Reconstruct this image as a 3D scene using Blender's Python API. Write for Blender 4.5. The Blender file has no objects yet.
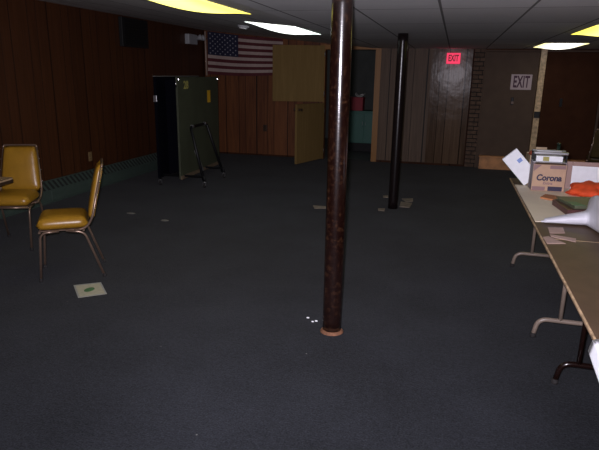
import bpy, bmesh, math, random
from mathutils import Vector, Matrix
R = random.Random(7)
S = bpy.context.scene
C = S.collection
PI = math.pi
V = Vector

# ------------------------------------------------------------------ materials
def new_mat(name):
    m = bpy.data.materials.new(name); m.use_nodes = True
    nt = m.node_tree
    return m, nt, nt.nodes['Principled BSDF']

def plain(name, col, rough=.5, metal=0., noise=0., nscale=20., bump=0., spec=.5, coat=0.):
    m, nt, p = new_mat(name)
    p.inputs['Base Color'].default_value = (*col, 1)
    p.inputs['Roughness'].default_value = rough
    p.inputs['Metallic'].default_value = metal
    p.inputs['Specular IOR Level'].default_value = spec
    p.inputs['Coat Weight'].default_value = coat
    tc = nt.nodes.new('ShaderNodeTexCoord')
    n = nt.nodes.new('ShaderNodeTexNoise')
    n.inputs['Scale'].default_value = nscale; n.inputs['Detail'].default_value = 5
    nt.links.new(tc.outputs['Object'], n.inputs['Vector'])
    if noise:
        mr = nt.nodes.new('ShaderNodeMapRange')
        mr.inputs['From Min'].default_value = .3; mr.inputs['From Max'].default_value = .7
        mr.inputs['To Min'].default_value = 1 - noise; mr.inputs['To Max'].default_value = 1 + noise
        mx = nt.nodes.new('ShaderNodeVectorMath'); mx.operation = 'SCALE'
        mx.inputs[0].default_value = col
        nt.links.new(n.outputs['Fac'], mr.inputs['Value'])
        nt.links.new(mr.outputs['Result'], mx.inputs['Scale'])
        nt.links.new(mx.outputs['Vector'], p.inputs['Base Color'])
    if bump:
        b = nt.nodes.new('ShaderNodeBump'); b.inputs['Strength'].default_value = bump
        b.inputs['Distance'].default_value = .01
        nt.links.new(n.outputs['Fac'], b.inputs['Height']); nt.links.new(b.outputs['Normal'], p.inputs['Normal'])
    return m

def emit(name, col, strength):
    m, nt, p = new_mat(name)
    p.inputs['Base Color'].default_value = (.8, .8, .75, 1)
    p.inputs['Emission Color'].default_value = (*col, 1)
    p.inputs['Emission Strength'].default_value = strength
    return m

def tube_emit(name, centre, edge, strength):
    """fluorescent diffuser: brighter along the two tubes, yellowed towards the rim"""
    m, nt, p = new_mat(name)
    p.inputs['Base Color'].default_value = (.8, .78, .7, 1); p.inputs['Roughness'].default_value = .35
    tc = nt.nodes.new('ShaderNodeTexCoord'); sep = nt.nodes.new('ShaderNodeSeparateXYZ')
    nt.links.new(tc.outputs['Object'], sep.inputs[0])
    ab = nt.nodes.new('ShaderNodeMath'); ab.operation = 'ABSOLUTE'; nt.links.new(sep.outputs['X'], ab.inputs[0])
    mr = nt.nodes.new('ShaderNodeMapRange'); mr.interpolation_type = 'SMOOTHSTEP'
    mr.inputs['From Min'].default_value = .12; mr.inputs['From Max'].default_value = .3
    nt.links.new(ab.outputs[0], mr.inputs['Value'])
    mix = nt.nodes.new('ShaderNodeMix'); mix.data_type = 'RGBA'
    mix.inputs['A'].default_value = (*centre, 1); mix.inputs['B'].default_value = (*edge, 1)
    nt.links.new(mr.outputs['Result'], mix.inputs['Factor'])
    nt.links.new(mix.outputs['Result'], p.inputs['Emission Color'])
    p.inputs['Emission Strength'].default_value = strength
    return m

def math_node(nt, op, a, b=None, c=None):
    n = nt.nodes.new('ShaderNodeMath'); n.operation = op
    for i, v in enumerate((a, b, c)):
        if v is None: continue
        if isinstance(v, (int, float)): n.inputs[i].default_value = v
        else: nt.links.new(v, n.inputs[i])
    return n.outputs[0]

def panelling(name, dark, light, axis, pitch, rough=.4, offs=0., coat=0., grain=1., spec=.5, groove=.15, vary=.55, wavy=0.):
    """sheet wood panelling: boards of different tone, long grain, dark grooves"""
    m, nt, p = new_mat(name); L = nt.links
    tc = nt.nodes.new('ShaderNodeTexCoord'); sep = nt.nodes.new('ShaderNodeSeparateXYZ')
    L.new(tc.outputs['Object'], sep.inputs[0])
    u = sep.outputs[axis]
    s = math_node(nt, 'DIVIDE', math_node(nt, 'ADD', u, 100 + offs), pitch)
    # uneven groove spacing: wobble the coordinate with a slow wave
    s = math_node(nt, 'ADD', s, math_node(nt, 'MULTIPLY', math_node(nt, 'SINE', math_node(nt, 'MULTIPLY', s, 2.3)), .22))
    fr = math_node(nt, 'FRACT', s); idx = math_node(nt, 'FLOOR', s)
    d = math_node(nt, 'ABSOLUTE', math_node(nt, 'SUBTRACT', fr, .5))
    gr = math_node(nt, 'GREATER_THAN', d, .5 - .006 / pitch)
    wn = nt.nodes.new('ShaderNodeTexWhiteNoise'); wn.noise_dimensions = '1D'; L.new(idx, wn.inputs['W'])
    mp = nt.nodes.new('ShaderNodeMapping')
    sc = [38 * grain] * 3; sc[2] = 1.6
    mp.inputs['Scale'].default_value = sc
    L.new(tc.outputs['Object'], mp.inputs['Vector'])
    no = nt.nodes.new('ShaderNodeTexNoise'); no.inputs['Scale'].default_value = 1; no.inputs['Detail'].default_value = 6
    no.inputs['Distortion'].default_value = .6
    L.new(mp.outputs['Vector'], no.inputs['Vector'])
    f = math_node(nt, 'ADD', math_node(nt, 'MULTIPLY', no.outputs['Fac'], .9), math_node(nt, 'MULTIPLY', math_node(nt, 'SUBTRACT', wn.outputs['Value'], .5), vary))
    mr = nt.nodes.new('ShaderNodeMapRange'); mr.inputs['From Min'].default_value = .2; mr.inputs['From Max'].default_value = .75
    L.new(f, mr.inputs['Value'])
    mix = nt.nodes.new('ShaderNodeMix'); mix.data_type = 'RGBA'
    mix.inputs['A'].default_value = (*dark, 1); mix.inputs['B'].default_value = (*light, 1)
    L.new(mr.outputs['Result'], mix.inputs['Factor'])
    mix2 = nt.nodes.new('ShaderNodeMix'); mix2.data_type = 'RGBA'
    mix2.inputs['B'].default_value = (*[c * groove for c in dark], 1)
    L.new(mix.outputs['Result'], mix2.inputs['A']); L.new(gr, mix2.inputs['Factor'])
    L.new(mix2.outputs['Result'], p.inputs['Base Color'])
    p.inputs['Roughness'].default_value = rough; p.inputs['Coat Weight'].default_value = coat
    p.inputs['Coat Roughness'].default_value = .2; p.inputs['Specular IOR Level'].default_value = spec
    b = nt.nodes.new('ShaderNodeBump'); b.inputs['Strength'].default_value = .5; b.inputs['Distance'].default_value = .004
    h = math_node(nt, 'ADD', math_node(nt, 'MULTIPLY', gr, -1.), math_node(nt, 'MULTIPLY', no.outputs['Fac'], .25))
    L.new(h, b.inputs['Height']); L.new(b.outputs['Normal'], p.inputs['Normal'])
    if wavy:
        n2 = nt.nodes.new('ShaderNodeTexNoise'); n2.inputs['Scale'].default_value = 5.; n2.inputs['Detail'].default_value = 2
        L.new(tc.outputs['Object'], n2.inputs['Vector'])
        b2 = nt.nodes.new('ShaderNodeBump'); b2.inputs['Strength'].default_value = 1.; b2.inputs['Distance'].default_value = wavy
        L.new(n2.outputs['Fac'], b2.inputs['Height']); L.new(b2.outputs['Normal'], b.inputs['Normal'])
    return m

def carpet_mat():
    m, nt, p = new_mat('carpet'); L = nt.links
    tc = nt.nodes.new('ShaderNodeTexCoord')
    def noise(scale, det, rough=.6):
        n = nt.nodes.new('ShaderNodeTexNoise'); n.inputs['Scale'].default_value = scale
        n.inputs['Detail'].default_value = det; n.inputs['Roughness'].default_value = rough
        L.new(tc.outputs['Object'], n.inputs['Vector']); return n.outputs['Fac']
    fine, mid, big = noise(110, 2), noise(36, 4), noise(1.1, 5)
    f = math_node(nt, 'ADD', math_node(nt, 'MULTIPLY', fine, .55), math_node(nt, 'ADD', math_node(nt, 'MULTIPLY', mid, .25), math_node(nt, 'MULTIPLY', big, .4)))
    cr = nt.nodes.new('ShaderNodeValToRGB')
    cr.color_ramp.elements[0].position = .44; cr.color_ramp.elements[0].color = (.0026, .0034, .0042, 1)
    cr.color_ramp.elements[1].position = .80; cr.color_ramp.elements[1].color = (.031, .0345, .044, 1)
    L.new(f, cr.inputs['Fac'])
    # sparse pale lint
    vo = nt.nodes.new('ShaderNodeTexVoronoi'); vo.inputs['Scale'].default_value = 7
    L.new(tc.outputs['Object'], vo.inputs['Vector'])
    lint = math_node(nt, 'LESS_THAN', vo.outputs['Distance'], .035)
    wn = nt.nodes.new('ShaderNodeSeparateColor'); L.new(vo.outputs['Color'], wn.inputs[0])
    keep = math_node(nt, 'GREATER_THAN', wn.outputs[0], .8)
    mix = nt.nodes.new('ShaderNodeMix'); mix.data_type = 'RGBA'
    L.new(math_node(nt, 'MULTIPLY', lint, keep), mix.inputs['Factor'])
    L.new(cr.outputs['Color'], mix.inputs['A']); mix.inputs['B'].default_value = (.16, .16, .15, 1)
    L.new(mix.outputs['Result'], p.inputs['Base Color'])
    p.inputs['Roughness'].default_value = .95; p.inputs['Specular IOR Level'].default_value = .15
    p.inputs['Sheen Weight'].default_value = .05
    b = nt.nodes.new('ShaderNodeBump'); b.inputs['Strength'].default_value = .7; b.inputs['Distance'].default_value = .008
    L.new(f, b.inputs['Height']); L.new(b.outputs['Normal'], p.inputs['Normal'])
    return m

def ceiling_mat():
    m, nt, p = new_mat('ceiling_tile'); L = nt.links
    tc = nt.nodes.new('ShaderNodeTexCoord'); sep = nt.nodes.new('ShaderNodeSeparateXYZ')
    L.new(tc.outputs['Object'], sep.inputs[0])
    sx = math_node(nt, 'DIVIDE', math_node(nt, 'ADD', sep.outputs['X'], 61.0 + .754), .61)
    sy = math_node(nt, 'DIVIDE', math_node(nt, 'ADD', sep.outputs['Y'], 122.0 - 6.83), 1.22)
    def dist(s):
        return math_node(nt, 'SUBTRACT', .5, math_node(nt, 'ABSOLUTE', math_node(nt, 'SUBTRACT', math_node(nt, 'FRACT', s), .5)))
    line = math_node(nt, 'MAXIMUM', math_node(nt, 'LESS_THAN', dist(sx), .009 / .61), math_node(nt, 'LESS_THAN', dist(sy), .007 / 1.22))
    cmb = nt.nodes.new('ShaderNodeCombineXYZ')
    L.new(math_node(nt, 'FLOOR', sx), cmb.inputs[0]); L.new(math_node(nt, 'FLOOR', sy), cmb.inputs[1])
    wn = nt.nodes.new('ShaderNodeTexWhiteNoise'); wn.noise_dimensions = '2D'; L.new(cmb.outputs[0], wn.inputs['Vector'])
    no = nt.nodes.new('ShaderNodeTexNoise'); no.inputs['Scale'].default_value = 120; no.inputs['Detail'].default_value = 3
    L.new(tc.outputs['Object'], no.inputs['Vector'])
    f = math_node(nt, 'ADD', math_node(nt, 'MULTIPLY', wn.outputs['Value'], .6), math_node(nt, 'MULTIPLY', no.outputs['Fac'], .4))
    mix = nt.nodes.new('ShaderNodeMix'); mix.data_type = 'RGBA'
    mix.inputs['A'].default_value = (.64, .645, .63, 1); mix.inputs['B'].default_value = (.80, .80, .79, 1)
    L.new(f, mix.inputs['Factor'])
    mix2 = nt.nodes.new('ShaderNodeMix'); mix2.data_type = 'RGBA'; mix2.inputs['B'].default_value = (.20, .20, .19, 1)
    L.new(mix.outputs['Result'], mix2.inputs['A']); L.new(line, mix2.inputs['Factor'])
    L.new(mix2.outputs['Result'], p.inputs['Base Color']); p.inputs['Roughness'].default_value = .9
    p.inputs['Specular IOR Level'].default_value = .2
    b = nt.nodes.new('ShaderNodeBump'); b.inputs['Strength'].default_value = .4; b.inputs['Distance'].default_value = .004
    L.new(no.outputs['Fac'], b.inputs['Height']); L.new(b.outputs['Normal'], p.inputs['Normal'])
    return m

def rust_paint(name, base, rust, amount, rough):
    m, nt, p = new_mat(name); L = nt.links
    tc = nt.nodes.new('ShaderNodeTexCoord')
    n = nt.nodes.new('ShaderNodeTexNoise'); n.inputs['Scale'].default_value = 34; n.inputs['Detail'].default_value = 8; n.inputs['Roughness'].default_value = .7
    L.new(tc.outputs['Object'], n.inputs['Vector'])
    cr = nt.nodes.new('ShaderNodeValToRGB')
    cr.color_ramp.elements[0].position = .62 - amount; cr.color_ramp.elements[0].color = (*base, 1)
    cr.color_ramp.elements[1].position = .78 - amount * .6; cr.color_ramp.elements[1].color = (*rust, 1)
    L.new(n.outputs['Fac'], cr.inputs['Fac']); L.new(cr.outputs['Color'], p.inputs['Base Color'])
    n2 = nt.nodes.new('ShaderNodeTexNoise'); n2.inputs['Scale'].default_value = 60; n2.inputs['Detail'].default_value = 4
    L.new(tc.outputs['Object'], n2.inputs['Vector'])
    p.inputs['Roughness'].default_value = rough; p.inputs['Specular IOR Level'].default_value = .9
    if 'black' in name: p.inputs['Specular IOR Level'].default_value = .35
    b = nt.nodes.new('ShaderNodeBump'); b.inputs['Strength'].default_value = .2; b.inputs['Distance'].default_value = .002
    L.new(n2.outputs['Fac'], b.inputs['Height']); L.new(b.outputs['Normal'], p.inputs['Normal'])
    return m

M = {}
M['carpet'] = carpet_mat()
M['ceiling'] = ceiling_mat()
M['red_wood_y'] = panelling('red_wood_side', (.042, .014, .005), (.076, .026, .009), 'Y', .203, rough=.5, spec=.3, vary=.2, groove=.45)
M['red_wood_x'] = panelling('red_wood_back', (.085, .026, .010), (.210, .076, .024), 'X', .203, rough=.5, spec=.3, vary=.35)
M['tan_panel'] = panelling('tan_panel', (.060, .037, .024), (.135, .086, .056), 'X', .21, rough=.19, wavy=.0030, offs=.05, spec=.055, groove=.15, vary=.35)
M['tan_matte'] = panelling('tan_panel_matte', (.078, .050, .033), (.160, .104, .068), 'X', .21, rough=.55, offs=.05, spec=.25, groove=.15, vary=.3)
M['brown_wall'] = panelling('brown_wall', (.034, .013, .007), (.060, .024, .012), 'X', .4, rough=.7, spec=.1)
M['oak'] = panelling('oak_door', (.215, .140, .052), (.30, .20, .078), 'X', 3.0, rough=.85, grain=.8, spec=.08)
M['casing'] = panelling('pine_casing', (.21, .092, .018), (.30, .135, .028), 'X', 5.0, rough=.45, spec=.4)
M['plank'] = plain('plank', (.46, .21, .075), .55, noise=.25, nscale=9)
M['taupe_door'] = plain('taupe_door', (.088, .060, .045), .7, spec=.15, noise=.08, nscale=6)
M['brown_door'] = plain('brown_door', (.046, .017, .008), .75, spec=.1, noise=.15, nscale=6)
M['mullion'] = plain('mullion', (.52, .37, .21), .35, noise=.4, nscale=22)
M['brick'] = plain('brick', (.095, .058, .040), .9, noise=.35, nscale=14, bump=.4)
M['mortar'] = plain('mortar', (.022, .018, .015), .95)
M['concrete'] = plain('grey_plaster', (.065, .07, .066), .9, noise=.12, nscale=5)
M['dark'] = plain('dark_void', (.012, .012, .013), .8)
M['pole_red'] = rust_paint('oxblood_paint', (.008, .0024, .0016), (.050, .022, .010), .10, .20)
M['pole_black'] = rust_paint('black_paint', (.008, .005, .005), (.03, .012, .008), .0, .25)
M['ring'] = plain('bare_rust_ring', (.17, .075, .038), .8, noise=.4, nscale=40)
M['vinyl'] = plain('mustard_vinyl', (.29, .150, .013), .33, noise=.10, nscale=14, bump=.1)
M['shaded_vinyl'] = plain('shaded_vinyl', (.055, .036, .008), .5, noise=.1, spec=.3)  # mustard vinyl darkened to paint in the weak light on the far chair
M['bronze'] = plain('bronze_tube', (.22, .15, .11), .3, metal=.6, noise=.1)
M['darkbronze'] = plain('dark_bronze_tube', (.06, .035, .022), .35, metal=.4)
M['rubber'] = plain('rubber', (.012, .010, .010), .8)
M['chrome'] = plain('chrome', (.75, .75, .78), .15, metal=1.)
M['steel'] = plain('grey_steel', (.45, .45, .47), .3, metal=.9)
M['tan_tube'] = plain('tan_enamel_tube', (.22, .17, .135), .35, noise=.1)
M['brown_tube'] = plain('brown_enamel_tube', (.010, .004, .003), .2)  # dark brown, deepened with painted shade from the tabletop
M['table_wood'] = panelling('brown_laminate', (.052, .031, .019), (.092, .056, .034), 'Y', 40., rough=.5, grain=.25, spec=.3)
M['table_edge'] = plain('worn_tan_edge', (.42, .29, .17), .55, noise=.5, nscale=18)
M['round_wood'] = plain('tan_laminate', (.34, .24, .15), .4, noise=.12, nscale=8)
M['heater'] = plain('grey_green_enamel', (.050, .074, .062), .5, noise=.1)
M['heater_dark'] = plain('heater_slot', (.012, .014, .013), .9)
M['ivory'] = plain('ivory_plastic', (.20, .13, .06), .4)
M['green_board'] = plain('green_table_face', (.047, .053, .031), .6, noise=.12, nscale=4)
M['black_board'] = plain('black_underside', (.003, .003, .006), .9, spec=.05)
M['black_metal'] = plain('black_enamel', (.006, .006, .007), .4, spec=.25)
M['edge_grey'] = plain('pale_edge', (.17, .165, .15), .5)
M['skirt'] = plain('brown_skirt', (.14, .10, .065), .6, noise=.2)
M['yellow'] = plain('yellow_sticker', (.70, .40, .02), .5)
M['yellow_ink'] = plain('yellow_ink', (.36, .32, .09), .6)
M['flag_red'] = plain('flag_red', (.090, .014, .018), .85, noise=.12)
M['flag_white'] = plain('flag_white', (.42, .32, .28), .85, noise=.08)
M['flag_blue'] = plain('flag_blue', (.012, .013, .038), .85)
M['flag_star'] = plain('flag_star', (.30, .30, .33), .85)
M['staff'] = plain('pale_staff', (.40, .30, .24), .5)
M['white_plastic'] = plain('white_plastic', (.60, .60, .58), .45)
M['grey_white'] = plain('grey_white_plastic', (.36, .37, .38), .5)
M['lens'] = plain('lamp_lens', (.42, .45, .44), .15)
M['sign_paper'] = plain('sign_paper', (.46, .37, .41), .6)
M['sign_ink'] = plain('sign_ink', (.060, .015, .045), .6)
M['sign_red'] = emit('sign_red', (1.0, .040, .125), .95)
for k_ in ('sign_red',): M[k_].node_tree.nodes['Principled BSDF'].inputs['Base Color'].default_value = (.25, .012, .03, 1)
M['sign_dark'] = emit('sign_red_dim', (.30, .01, .02), .35)
M['sign_dark'].node_tree.nodes['Principled BSDF'].inputs['Base Color'].default_value = (.05, .006, .008, 1)
M['trim_white'] = plain('fixture_frame', (.52, .52, .48), .5)
M['white_lamp'] = tube_emit('diffuser_white', (.93, 1.0, .93), (.80, .92, .86), 2.6)
M['warm_lamp'] = tube_emit('diffuser_warm', (1.0, .96, .84), (.92, .80, .34), 2.)
M['yellow_lamp'] = tube_emit('diffuser_yellow', (.95, .86, .20), (.80, .66, .07), 2.4)
M['paper'] = plain('white_paper', (.84, .86, .90), .7, noise=.05)
M['cream'] = plain('cream_paper', (.42, .40, .30), .75, noise=.10, nscale=30)
M['scrap'] = plain('scrap', (.20, .165, .13), .85, noise=.2)
M['border'] = plain('grey_print', (.30, .31, .30), .75)
M['green_ink'] = plain('green_print', (.07, .17, .065), .75, noise=.3, nscale=60)
M['kraft'] = plain('kraft_board', (.42, .31, .20), .75, noise=.1)
M['beige'] = plain('beige_board', (.82, .72, .55), .75, noise=.06, nscale=6)
M['rust_env'] = plain('rust_brown_envelope', (.42, .17, .065), .7, noise=.15)
M['pinkish'] = plain('pinkish_paper', (.42, .29, .245), .75, noise=.1)
M['carton'] = plain('carton_tan', (.47, .305, .20), .6, noise=.06)
M['carton_side'] = plain('carton_side', (.19, .145, .155), .6)
M['navy'] = plain('navy_print', (.022, .016, .05), .5)
M['mauve'] = plain('mauve_print', (.25, .15, .15), .6)
M['cyan_ink'] = plain('blue_print', (.20, .30, .62), .5)
M['orange'] = plain('orange_red_cloth', (.80, .085, .018), .8, noise=.15, nscale=12)
M['redbrown'] = plain('red_brown_cloth', (.33, .065, .03), .85, noise=.2)
M['mauve_frame'] = plain('mauve_tan_board', (.34, .22, .19), .6)
M['binder_green'] = plain('olive_cover', (.095, .105, .062), .5, noise=.15)
M['teal_ink'] = plain('green_patch', (.03, .15, .085), .5)
M['maroon'] = plain('maroon_cover', (.085, .032, .030), .45, noise=.2)
M['bag'] = plain('white_polythene', (.56, .56, .61), .45, noise=.05, bump=.5, nscale=11)
M['bottle'] = plain('dark_green_glass', (.010, .022, .014), .12, coat=.5)
M['teal'] = plain('teal_paint', (.035, .130, .100), .55)
M['crimson'] = plain('crimson_board', (.26, .010, .022), .6)
M['vent_black'] = plain('vent_black', (.006, .006, .006), .6)

# ------------------------------------------------------------------ mesh helpers
class MB:
    def __init__(s): s.bm = bmesh.new(); s.mi = 0
    def _set(s, verts):
        fs = {f for v in verts for f in v.link_faces}
        for f in fs: f.material_index = s.mi
    def box(s, x0, x1, y0, y1, z0, z1, mat=None, bev=0., seg=2):
        r = bmesh.ops.create_cube(s.bm, size=1)
        vs = r['verts']
        bmesh.ops.scale(s.bm, vec=(x1 - x0, y1 - y0, z1 - z0), verts=vs)
        bmesh.ops.translate(s.bm, vec=((x0 + x1) / 2, (y0 + y1) / 2, (z0 + z1) / 2), verts=vs)
        if bev:
            es = list({e for v in vs for e in v.link_edges})
            g = bmesh.ops.bevel(s.bm, geom=es, offset=bev, segments=seg, profile=.5, affect='EDGES')
            vs = list({v for f in g['faces'] for v in f.verts} | {v for v in vs if v.is_valid})
            # all verts of the connected island
            st = list(vs); seen = set(vs)
            while st:
                v = st.pop()
                for e in v.link_edges:
                    o = e.other_vert(v)
                    if o not in seen: seen.add(o); st.append(o)
            vs = list(seen)
        if mat is not None: bmesh.ops.transform(s.bm, matrix=mat, verts=vs)
        s._set(vs); return vs
    def tube(s, pts, r, n=10, closed=False, cap=True):
        pts = [V(p) for p in pts]; rings = []
        N = len(pts); up = None
        for i, p in enumerate(pts):
            a = pts[(i - 1) % N] if (i > 0 or closed) else p
            b = pts[(i + 1) % N] if (i < N - 1 or closed) else p
            t = (b - a).normalized()
            if up is None:
                up = t.orthogonal().normalized()
            up = (up - t * up.dot(t))
            if up.length < 1e-5: up = t.orthogonal()
            up.normalize(); sd = t.cross(up)
            rr = r[i] if isinstance(r, (list, tuple)) else r
            rings.append([s.bm.verts.new(p + (up * math.cos(2 * PI * k / n) + sd * math.sin(2 * PI * k / n)) * rr) for k in range(n)])
        for i in range(N if closed else N - 1):
            A, B = rings[i], rings[(i + 1) % N]
            for k in range(n):
                f = s.bm.faces.new((A[k], A[(k + 1) % n], B[(k + 1) % n], B[k])); f.smooth = True; f.material_index = s.mi
        if cap and not closed:
            f = s.bm.faces.new(rings[0][::-1]); f.material_index = s.mi
            f = s.bm.faces.new(rings[-1]); f.material_index = s.mi
    def lathe(s, prof, n=24, loc=(0, 0, 0), mat=None):
        rings = []; vs = []
        for r, z in prof:
            if r < 1e-6: ring = [s.bm.verts.new((0, 0, z))]
            else: ring = [s.bm.verts.new((r * math.cos(2 * PI * k / n), r * math.sin(2 * PI * k / n), z)) for k in range(n)]
            rings.append(ring); vs += ring
        for A, B in zip(rings, rings[1:]):
            for k in range(n):
                a = [A[0]] if len(A) == 1 else [A[k], A[(k + 1) % n]]
                b = [B[0]] if len(B) == 1 else [B[(k + 1) % n], B[k]]
                q = a + b
                if len(q) >= 3:
                    f = s.bm.faces.new(q); f.smooth = True; f.material_index = s.mi
        if len(rings[0]) > 1: s.bm.faces.new(rings[0][::-1]).material_index = s.mi
        if len(rings[-1]) > 1: s.bm.faces.new(rings[-1]).material_index = s.mi
        m = Matrix.Translation(loc) @ (mat or Matrix())
        bmesh.ops.transform(s.bm, matrix=m, verts=vs)
        return vs
    def prism(s, poly, z0, z1):
        """polygon in xy extruded from z0 to z1"""
        a = [s.bm.verts.new((x, y, z0)) for x, y in poly]; b = [s.bm.verts.new((x, y, z1)) for x, y in poly]
        n = len(poly)
        s.bm.faces.new(a[::-1]).material_index = s.mi; s.bm.faces.new(b).material_index = s.mi
        for k in range(n):
            s.bm.faces.new((a[k], a[(k + 1) % n], b[(k + 1) % n], b[k])).material_index = s.mi
        return a + b
    def grid(s, nu, nv, fn, matfn=None, smooth=True):
        vs = [[s.bm.verts.new(fn(i / nu, j / nv)) for j in range(nv + 1)] for i in range(nu + 1)]
        for i in range(nu):
            for j in range(nv):
                f = s.bm.faces.new((vs[i][j], vs[i + 1][j], vs[i + 1][j + 1], vs[i][j + 1]))
                f.smooth = smooth; f.material_index = matfn(i / nu, j / nv) if matfn else s.mi
        return vs
    def build(s, name, mats, parent=None, loc=(0, 0, 0), rot=(0, 0, 0), solid=0., sub=0, normals=True):
        if normals: bmesh.ops.recalc_face_normals(s.bm, faces=s.bm.faces[:])
        me = bpy.data.meshes.new(name); s.bm.to_mesh(me); s.bm.free()
        for m in (mats if isinstance(mats, (list, tuple)) else [mats]): me.materials.append(m)
        o = bpy.data.objects.new(name, me); C.objects.link(o)
        o.location = loc; o.rotation_euler = rot
        if parent: o.parent = parent
        if solid:
            md = o.modifiers.new('solid', 'SOLIDIFY'); md.thickness = solid; md.offset = 0
        if sub:
            md = o.modifiers.new('sub', 'SUBSURF'); md.levels = sub; md.render_levels = sub
        return o

def fillet(pts, rad, n=6):
    pts = [V(p) for p in pts]; out = [pts[0]]
    for a, b, c in zip(pts, pts[1:], pts[2:]):
        u = (a - b); w = (c - b); r = min(rad, u.length * .49, w.length * .49)
        p, q = b + u.normalized() * r, b + w.normalized() * r
        for k in range(n + 1):
            t = k / n; out.append(p * (1 - t) ** 2 + b * 2 * t * (1 - t) + q * t * t)
    out.append(pts[-1]); return out

def tag(o, label=None, cat=None, group=None, kind=None):
    if label: o['label'] = label
    if cat: o['category'] = cat
    if group: o['group'] = group
    if kind: o['kind'] = kind
    return o

def thing(name, label, cat, loc=(0, 0, 0), rz=0., group=None, rot=None):
    o = bpy.data.objects.new(name, None); C.objects.link(o)
    o.empty_display_size = .1
    o.location = loc; o.rotation_euler = rot or (0, 0, rz)
    return tag(o, label, cat, group)

def copy_thing(root, loc, rz, label):
    r = root.copy(); C.objects.link(r); r.location = loc; r.rotation_euler = (0, 0, rz); r['label'] = label
    for ch in list(root.children):
        c = ch.copy(); C.objects.link(c); c.parent = r
        for g in ch.children:
            d = g.copy(); C.objects.link(d); d.parent = c
    return r

def struct(o):
    o['kind'] = 'structure'; return o

def text_mesh(name, body, size, mat, parent, loc, rot, depth=.001, sx=1., bold=0., shear=0., spacing=1.):
    cu = bpy.data.curves.new(name + '_curve', 'FONT'); cu.body = body; cu.size = size
    cu.align_x = 'CENTER'; cu.align_y = 'CENTER'; cu.extrude = depth; cu.offset = bold; cu.shear = shear; cu.space_character = spacing
    t = bpy.data.objects.new(name + '_tmp', cu); C.objects.link(t)
    dg = bpy.context.evaluated_depsgraph_get(); dg.update()
    me = bpy.data.meshes.new_from_object(t.evaluated_get(dg)); me.name = name
    bpy.data.objects.remove(t); bpy.data.curves.remove(cu)
    me.materials.clear(); me.materials.append(mat)
    o = bpy.data.objects.new(name, me); C.objects.link(o)
    o.location = loc; o.rotation_euler = rot; o.scale = (sx, 1, 1)
    if parent: o.parent = parent
    return o

# ------------------------------------------------------------------ camera
D, XL, XR, YF, HC, CH = 10.696, -4.86, 2.75, -2.6, 2.083, 1.6189
SLOPE = .0969
def hc(x): return HC + SLOPE * max(0., -1.5 - x)
pitch, yaw, roll = .26564, .26080, .01573
fw = V((-math.sin(yaw), math.cos(yaw), 0)); rt = V((math.cos(yaw), math.sin(yaw), 0)); up = V((0, 0, 1))
f2 = fw * math.cos(pitch) - up * math.sin(pitch); u2 = up * math.cos(pitch) + fw * math.sin(pitch)
r3 = rt * math.cos(roll) + u2 * math.sin(roll); u3 = u2 * math.cos(roll) - rt * math.sin(roll)
cd = bpy.data.cameras.new('camera'); cam = bpy.data.objects.new('camera', cd); C.objects.link(cam)
cam.matrix_world = Matrix(((r3.x, u3.x, -f2.x, 0), (r3.y, u3.y, -f2.y, 0), (r3.z, u3.z, -f2.z, CH), (0, 0, 0, 1)))
cd.sensor_fit = 'HORIZONTAL'; cd.sensor_width = 36; cd.lens = 557.5 / 599 * 36; cd.clip_start = .02
S.camera = cam

# ------------------------------------------------------------------ room shell
b = MB(); b.box(XL - .2, XR + .2, YF - .2, D + .14, -.1, 0); struct(b.build('floor', M['carpet']))
b = MB()
xs = [XL - .2, -1.5, XR + .2]
for x0, x1 in zip(xs, xs[1:]):
    v = [b.bm.verts.new((x, y, hc(x) + dz)) for dz in (0, .06) for (x, y) in ((x0, YF - .2), (x1, YF - .2), (x1, D + .14), (x0, D + .14))]
    for q in ((3, 2, 1, 0), (4, 5, 6, 7), (0, 1, 5, 4), (2, 3, 7, 6)): b.bm.faces.new([v[i] for i in q])
struct(b.build('ceiling', M['ceiling'], normals=False))
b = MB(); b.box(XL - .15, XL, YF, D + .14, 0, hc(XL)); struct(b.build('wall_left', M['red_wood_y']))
b = MB(); b.box(XR, XR + .15, YF, D + .14, 0, HC); struct(b.build('wall_right', M['brown_wall']))
b = MB(); b.box(XL, XR, YF - .15, YF, 0, 2.35); struct(b.build('wall_front', M['brown_wall']))
DX0, DX1, DZ = -2.40, -1.455, 2.06          # doorway to the next room
b = MB()
b.mi = 0; b.box(XL, DX0, D, D + .14, 0, hc(XL))
b.box(DX0, DX1, D, D + .14, DZ, 2.2)
b.mi = 3; b.box(DX1, -.44, D, D + .14, 0, HC + .05)
b.mi = 1; b.box(-.44, .262, D, D + .14, 0, HC + .05)
b.mi = 2; b.box(.262, XR, D, D + .14, 0, HC + .05)
struct(b.build('wall_back', [M['red_wood_x'], M['tan_panel'], M['brown_wall'], M['tan_matte']]))
# casing round the doorway
b = MB(); b.box(DX0 - .02, DX0 + .0, D - .012, D, 0, DZ + .09); b.box(DX1, DX1 + .105, D - .016, D, 0, DZ + .085)
b.box(DX0 - .09, DX1 + .105, D - .02, D, DZ, DZ + .085)
struct(b.build('trim_1', M['casing']))
# thin dark base moulding below the tan panelling
b = MB(); b.box(DX1 + .105, .262, D - .012, D, 0, .035); struct(b.build('baseboard_back', M['brown_wall']))
b = MB(); b.box(XL, DX0 - .02, D - .01, D, 0, .03); struct(b.build('baseboard_left', M['brown_wall']))
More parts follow.
